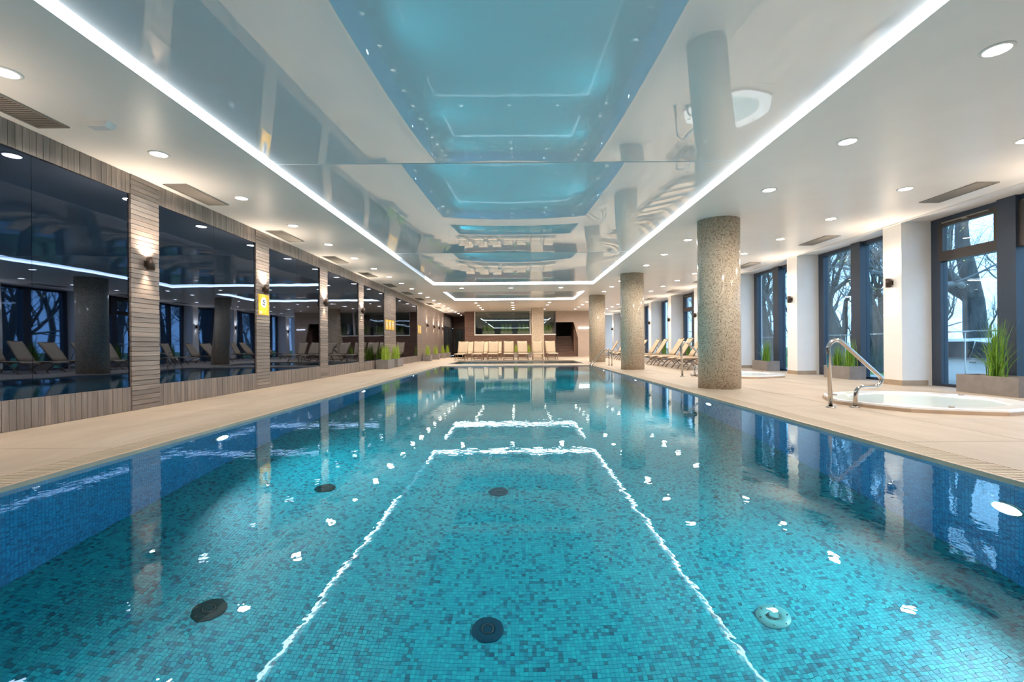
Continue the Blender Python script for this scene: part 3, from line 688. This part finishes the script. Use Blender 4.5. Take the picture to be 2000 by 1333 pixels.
# ------------------------------------------------------------------ planters and ornamental grasses
def tuft_mesh(name, seed, n, h, spread, mat):
    r = random.Random(seed); b = MB()
    for i in range(n):
        a = r.uniform(0, 2 * PI); q = r.random(); hh = h * (r.uniform(.7, 1.05) if q < .6 else r.uniform(.4, .7)); lean = spread * (r.uniform(.1, .55) if q < .6 else r.uniform(.6, 1.3))
        bx_, by_ = r.gauss(0, .045), r.gauss(0, .045); w = r.uniform(.005, .012); d = Vector((math.cos(a), math.sin(a), 0)); s = Vector((-d.y, d.x, 0)); V = []
        for k in range(5):
            t_ = k / 4; p = Vector((bx_, by_, 0)) + d * lean * t_ ** 1.8 + Vector((0, 0, hh * (t_ - .12 * (lean / max(spread, .01)) * t_ ** 3)))
            ww_ = w * (1 - t_ * .92); V += [p - s * ww_ + d * ww_ * .4, p + d * 0, p + s * ww_ + d * ww_ * .4]
        b.add(V, [(3 * k + c, 3 * k + c + 1, 3 * k + 4 + c, 3 * k + 3 + c) for k in range(4) for c in (0, 1)], True)
    return b.mesh(name, mat)
TF = [tuft_mesh('ornamental_grass', 10 + i, 150, .92, .36, M['blade']) for i in range(2)]
TS = [tuft_mesh('ornamental_grass', 20 + i, 110, .62, .22, M['blade']) for i in range(3)]
TP = [tuft_mesh('ornamental_grass', 30 + i, 120, .62, .15, M['blade_pale']) for i in range(3)]
def planter(x0, x1, y0, y1, h, z, label, group, mat='planter'):
    o = empty('planter', ((x0 + x1) / 2, (y0 + y1) / 2, z)); tag(o, label, 'planter', group)
    a, b = (x1 - x0) / 2, (y1 - y0) / 2; w = .022; m = MB()
    m.box(-a, a, -b, b, 0, .03); m.box(-a, -a + w, -b, b, .03, h); m.box(a - w, a, -b, b, .03, h); m.box(-a + w, a - w, -b, -b + w, .03, h); m.box(-a + w, a - w, b - w, b, .03, h)
    m.build('box', M[mat], o); MB().box(-a + w, a - w, -b + w, b - w, .03, h - .03).build('pebbles', M['soil'], o)
def grass(me, x, y, z, rz, label, group, s=1.0):
    o = link('ornamental_grass', me, None, (x, y, z)); o.rotation_euler = (0, 0, rz); o.scale = (s, s, s); tag(o, label, 'plant', group)
GW_, GG_ = 'planters by the windows', 'grasses by the windows'
planter(7.48, 7.88, 7.03, 8.03, .30, 0, 'long taupe planter box beside the nearest spa tub', GW_)
grass(TF[0], 7.66, 7.55, .27, 0, 'tall green grass in the planter beside the nearest spa tub', GG_, 1.05)
planter(7.56, 7.94, 10.72, 11.62, .30, 0, 'taupe planter box seen behind the nearest handrail', GW_)
grass(TS[0], 7.74, 10.98, .27, 1, 'right green grass of the two in the planter behind the handrail', GG_, 1.1)
grass(TS[1], 7.74, 11.38, .27, 2, 'left green grass of the two in the planter behind the handrail', GG_, .95)
planter(7.56, 7.94, 14.25, 15.15, .30, 0, 'taupe planter box under the window right of the thick column', GW_)
grass(TS[2], 7.74, 14.65, .27, 3, 'green grass in the planter right of the thick column', GG_, 1.15)
for k, y in enumerate((17.9, 21.3, 24.8)):
    planter(7.56, 7.94, y - .4, y + .4, .30, 0, 'taupe planter box behind the right loungers, %s from the camera' % ORD[k], GW_)
    grass(TF[k % 2], 7.74, y, .27, k, 'green grass behind the right loungers, %s from the camera' % ORD[k], GG_, .95)
GL_, GM_ = 'planters along the mirror wall', 'grasses along the mirror wall'
PLN = ['nearest the camera under the three yellow signs', 'just behind the nearest one by the mirror wall', 'at the start of the far solid tile wall', 'middle of the far solid tile wall', 'before the dark glazed partition', 'last one in the left alcove']
for k, y in enumerate((17.2, 18.6, 25.7, 28.3, 31.0, 33.2)):
    L_ = .9 if k < 2 else .5
    planter(-5.16, -4.72, y, y + L_, .34, 0, 'grey planter box, ' + PLN[k], GL_)
    if k < 2:
        grass(TP[k], -4.92, y + .25, .31, k, 'front bright green grass in the planter ' + PLN[k], GM_)
        grass(TP[k + 1], -4.92, y + .65, .31, k, 'rear bright green grass in the planter ' + PLN[k], GM_)
    else: grass(TP[k % 3], -4.94, y + .25, .31, k, 'bright green grass in the planter ' + PLN[k], GM_)
for k, x in enumerate((-2.0, -.75, .45, 2.1)):
    nm = ORD[k] + ' from the left behind the display window'
    planter(x - .42, x + .42, YB + .26, YB + .6, .30, 1.53, 'pale trough, ' + nm, 'troughs behind the display window', 'base')
    for j in (-1, 0, 1): grass(TP[(k + j) % 3], x + j * .26, YB + .43, 1.80, k + j, '%s grass in the trough, %s' % (('left', 'middle', 'right')[j + 1], nm), 'grasses behind the display window', .95)
for k, x in enumerate((-.05, .78)):
    planter(x - .18, x + .18, 31.6, 31.96, .34, 0, 'grey planter box %s the far loungers and the brown wall' % ('left between' if k == 0 else 'right between'), 'planters behind the far loungers')
    grass(TP[k], x - .4 * (1 - k), 31.78, .31, k, 'bright green grass %s behind the far lounger row' % ('left' if k == 0 else 'right'), 'grasses behind the far loungers', 1.0) if k else grass(TP[0], x, 31.78, .31, 0, 'bright green grass left behind the far lounger row', 'grasses behind the far loungers', 1.05)

# ------------------------------------------------------------------ yellow signs
def sign(y0, y1, z0, z1, label, big):
    o = empty('wall_sign', (XL + .006, (y0 + y1) / 2, (z0 + z1) / 2)); tag(o, label, 'sign', 'yellow pool rule signs')
    a, b = (y1 - y0) / 2, (z1 - z0) / 2
    MB().box(0, .006, -a, a, -b, b).build('panel', M['yellow'], o)
    Mx = Matrix.Rotation(PI / 2, 4, 'Y'); r = min(a * .62, b * .5)
    d = disc_rot(MB().lathe([(r, 0), (r, .008)], n=28), Matrix.Translation((.0, 0, b * .22)) @ Mx); d.build('white_disc', M['sign_white'], o)
    g = MB(); x = .0095; zc = b * .22
    P = lambda y, z: (x, y * r, zc + z * r)
    g.tube(fillet([P(-.45, .45), P(.1, .55), P(.45, .3)], .02), r * .07, 6); g.tube([P(-.1, .1), P(.5, .0)], r * .07, 6); g.tube(fillet([P(-.5, -.35), P(-.1, -.2), P(.15, -.45), P(.55, -.3)], .02), r * .08, 6)
    g.tube([P(-.3, .28), P(-.12, .28)], r * .13, 8); g.build('pictogram', M['sign_blue'], o)
    MB().box(.006, .008, -a * .85, -a * .35, -b * .9, -b * .62).build('corner_mark', M['sign_pink'], o)
    if not big: MB().box(.006, .008, -a * .8, a * .8, -b * .45, -b * .38).build('text_line', M['sign_white'], o)
sign(9.46, 9.86, 1.50, 1.92, 'yellow sign with white disc on the second tile pillar', True)
for k in range(3): sign(18.62 + k * .45, 19.0 + k * .45, 1.50, 1.90, '%s yellow sign of the three on the broad tile pillar' % ORD[k], False)
for k in range(2): sign(24.72 + k * .42, 25.08 + k * .42, 1.50, 1.92, '%s yellow sign of the pair at the far tile wall' % ORD[k], False)

# ------------------------------------------------------------------ outside: ground, trees, car, rail
GZ = -.6
gr = MB(); gr.box(XW + .35, 120, -60, 150, GZ - .2, GZ); tag(gr.build('ground', M['lawn']), 'green lawn outside the windows', 'ground', kind='structure')
tag(MB().box(XW + .36, 15.5, -30, 110, GZ, GZ + .03).build('pavement', M['paving']), 'grey paved drive outside the windows', 'pavement', kind='structure')
def tree_mesh(seed, h, r0, depth, lean=.1):
    R = random.Random(seed); tr = MB(); br = MB(); lf = []
    def grow(p, d, L, r, lev):
        n = 5 if lev == 0 else 4; pts = [p]; q = p.copy(); dd = d.copy()
        for i in range(n):
            dd = (dd + Vector((R.gauss(0, .16), R.gauss(0, .16), R.gauss(.05, .10))) * (.5 if lev == 0 else 1)).normalized(); q = q + dd * L / n; pts.append(q.copy())
        rr = [r * (1 - .5 * i / n) for i in range(n + 1)]
        if lev == 0: rr[0] *= 1.35
        (tr if lev <= 1 else br).tube(pts, rr, 10 if lev == 0 else (7 if lev < 3 else 3), caps=False)
        if lev >= depth: lf.append(pts[-1]); return
        kids = (3, 4, 5, 4, 2)[min(lev, 4)]
        for k in range(kids):
            i = n if k == 0 else R.randint(2 if lev == 0 else 1, n)
            az = R.uniform(0, 2 * PI); sp_ = R.uniform(.35, .95)
            u = dd.orthogonal().normalized(); w_ = dd.cross(u)
            nd_ = (dd * math.cos(sp_) + (u * math.cos(az) + w_ * math.sin(az)) * math.sin(sp_)).normalized()
            if k == 0: nd_ = (dd * 3 + nd_).normalized()
            grow(pts[i], nd_, L * R.uniform(.55, .8), rr[i] * (1.0 if k == 0 and lev < 2 else R.uniform(.5, .72)), lev + 1)
    grow(Vector((0, 0, 0)), Vector((R.gauss(0, lean), R.gauss(0, lean), 1)).normalized(), h * .42, r0, 0)
    lb = MB(); 
    for p in lf[::9]:
        for k in range(2):
            c = p + Vector((R.gauss(0, .12), R.gauss(0, .12), R.gauss(-.08, .1))); s = R.uniform(.018, .034); a = R.uniform(0, PI)
            u = Vector((math.cos(a), math.sin(a), .3)) * s; w_ = Vector((-math.sin(a), math.cos(a), -.8)) * s
            lb.add([c - u, c - w_ + Vector((0, 0, .01)), c + u, c + w_], [(0, 1, 2, 3)])
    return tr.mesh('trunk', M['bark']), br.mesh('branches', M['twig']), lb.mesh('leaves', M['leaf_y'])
TM = [tree_mesh(41, 9.5, .33, 4), tree_mesh(57, 11, .29, 4), tree_mesh(63, 9, .22, 4, .15), tree_mesh(77, 8, .14, 4, .2)]
def tree(x, y, i, rz, s, label, group):
    o = empty('bare_tree', (x, y, GZ), rz); o.scale = (s, s, s); tag(o, label, 'tree', group)
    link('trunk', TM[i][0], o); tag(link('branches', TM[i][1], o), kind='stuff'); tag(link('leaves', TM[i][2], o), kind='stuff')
tree(14.6, 14.6, 0, .4, 1.15, 'thick dark old tree trunk standing behind the parked white car', 'old trees outside')
tree(18.2, 26.2, 1, 2.0, 1.1, 'broad grey tree trunk seen through the second window', 'old trees outside')
tree(20.5, 27.2, 0, 4.0, .9, 'reddish slimmer trunk at the right edge of the second window', 'old trees outside')
tree(16.8, 31.5, 1, 1.0, 1.1, 'grey tree trunk seen through the third window', 'old trees outside')
rt = random.Random(5)
for k in range(70):
    x = rt.uniform(17, 60) if k % 3 else rt.uniform(16, 28); y = x * rt.uniform(.9, 2.6)
    tree(x, y, 2 + k % 2 if k % 4 else 1, rt.uniform(0, 6), rt.uniform(.8, 1.4), 'slender bare tree in the wood beyond the lawn', 'bare trees in the wood')
for k in range(12):
    x = rt.uniform(17, 26); y = x * rt.uniform(.8, 2.0)
    o = empty('bare_shrub', (x, y, GZ), rt.uniform(0, 6)); o.scale = (.55,) * 3; tag(o, 'leafless shrub among the trees beyond the drive', 'shrub', 'leafless shrubs outside')
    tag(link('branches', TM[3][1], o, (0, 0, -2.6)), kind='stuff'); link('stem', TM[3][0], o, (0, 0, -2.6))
# parked car (side on, along the drive)
car = empty('parked_car', (11.2, 10.6, GZ + .03)); tag(car, 'white parked car on the drive outside the nearest window', 'car')
prof = [(-2.15, .28), (-2.2, .62), (-2.05, .92), (-1.2, 1.02), (-.45, 1.40), (.4, 1.50), (1.4, 1.48), (1.95, 1.15), (2.15, .98), (2.2, .55), (2.12, .28)]
def carsec(pr, x, k): return [(x, y * k, z) for y, z in pr]
cbm = MB(); secs = [(-.86, .96, .0), (-.80, 1.0, .0), (-.62, 1.0, .0), (.62, 1.0, .0), (.80, 1.0, .0), (.86, .96, .0)]; n = len(prof); V = []
for x, k, _ in secs:
    for y, z in prof:
        top = z > 1.05; xx = x * (.80 if top else 1.0); V.append((xx, y * k, z * (.985 if abs(x) > .7 and top else 1)))
Fc = [(i * n + j, (i + 1) * n + j, (i + 1) * n + (j + 1) % n, i * n + (j + 1) % n) for i in range(len(secs) - 1) for j in range(n)] + [tuple(range(n)), tuple(range((len(secs) - 1) * n, len(secs) * n))[::-1]]
cbm.add(V, Fc, True); cbm.build('body', M['car_white'], car)
for s in (-1, 1):
    for pts in ([(-1.0, 1.05), (-.40, 1.36), (.15, 1.42), (.15, 1.05)], [(.22, 1.05), (.22, 1.42), (1.0, 1.42), (1.0, 1.05)], [(1.07, 1.05), (1.07, 1.41), (1.38, 1.39), (1.78, 1.10)]):
        q = MB(); q.add([(s * (.845 if z > 1.06 else .862) * (.86 if z > 1.06 else 1.0), y, z) for y, z in pts] + [(s * (.80 if z > 1.06 else .84) * (.82 if z > 1.06 else 1.0), y, z) for y, z in pts], [(0, 1, 2, 3), (7, 6, 5, 4), (0, 4, 5, 1), (1, 5, 6, 2), (2, 6, 7, 3), (3, 7, 4, 0)]); q.build('side_window', M['car_glass'], car)
    for y in (-1.35, 1.35):
        wv = disc_rot(MB().lathe([(.2, -.09), (.32, -.09), (.34, -.06), (.34, .06), (.32, .09), (.2, .09)], n=24, closed=True), Matrix.Translation((s * .80, y, .34)) @ Matrix.Rotation(PI / 2, 4, 'Y')); wo = wv.build('wheel', M['tyre'], car)
        disc_rot(MB().lathe([(.2, -.07), (.2, .085)], n=20), Matrix.Translation((s * .80, y, .34)) @ Matrix.Rotation(PI / 2, 4, 'Y')).build('hub_cap', M['vent'], wo)
    MB().box(s * .87 - .01, s * .87 + .01, .02, .16, .93, .96).build('door_handle', M['vent'], car); MB().box(s * .87 - .01, s * .87 + .01, .86, 1.0, .93, .96).build('door_handle', M['vent'], car)
    MB().box(s * .62 - .15, s * .62 + .15, 2.12, 2.2, .75, .9).build('tail_lamp', M['car_red'], car)
ra = empty('outdoor_railing', (8.95, 0, GZ + .03)); tag(ra, 'thin steel railing running outside the windows', 'railing')
MB().tube([(0, 2, 1.62), (0, 40, 1.62)], .013, 8).build('handrail', M['steel'], ra)
for c in pc: MB().tube([(0, c, 0), (0, c, 1.61)], .010, 8).build('post', M['steel'], ra)
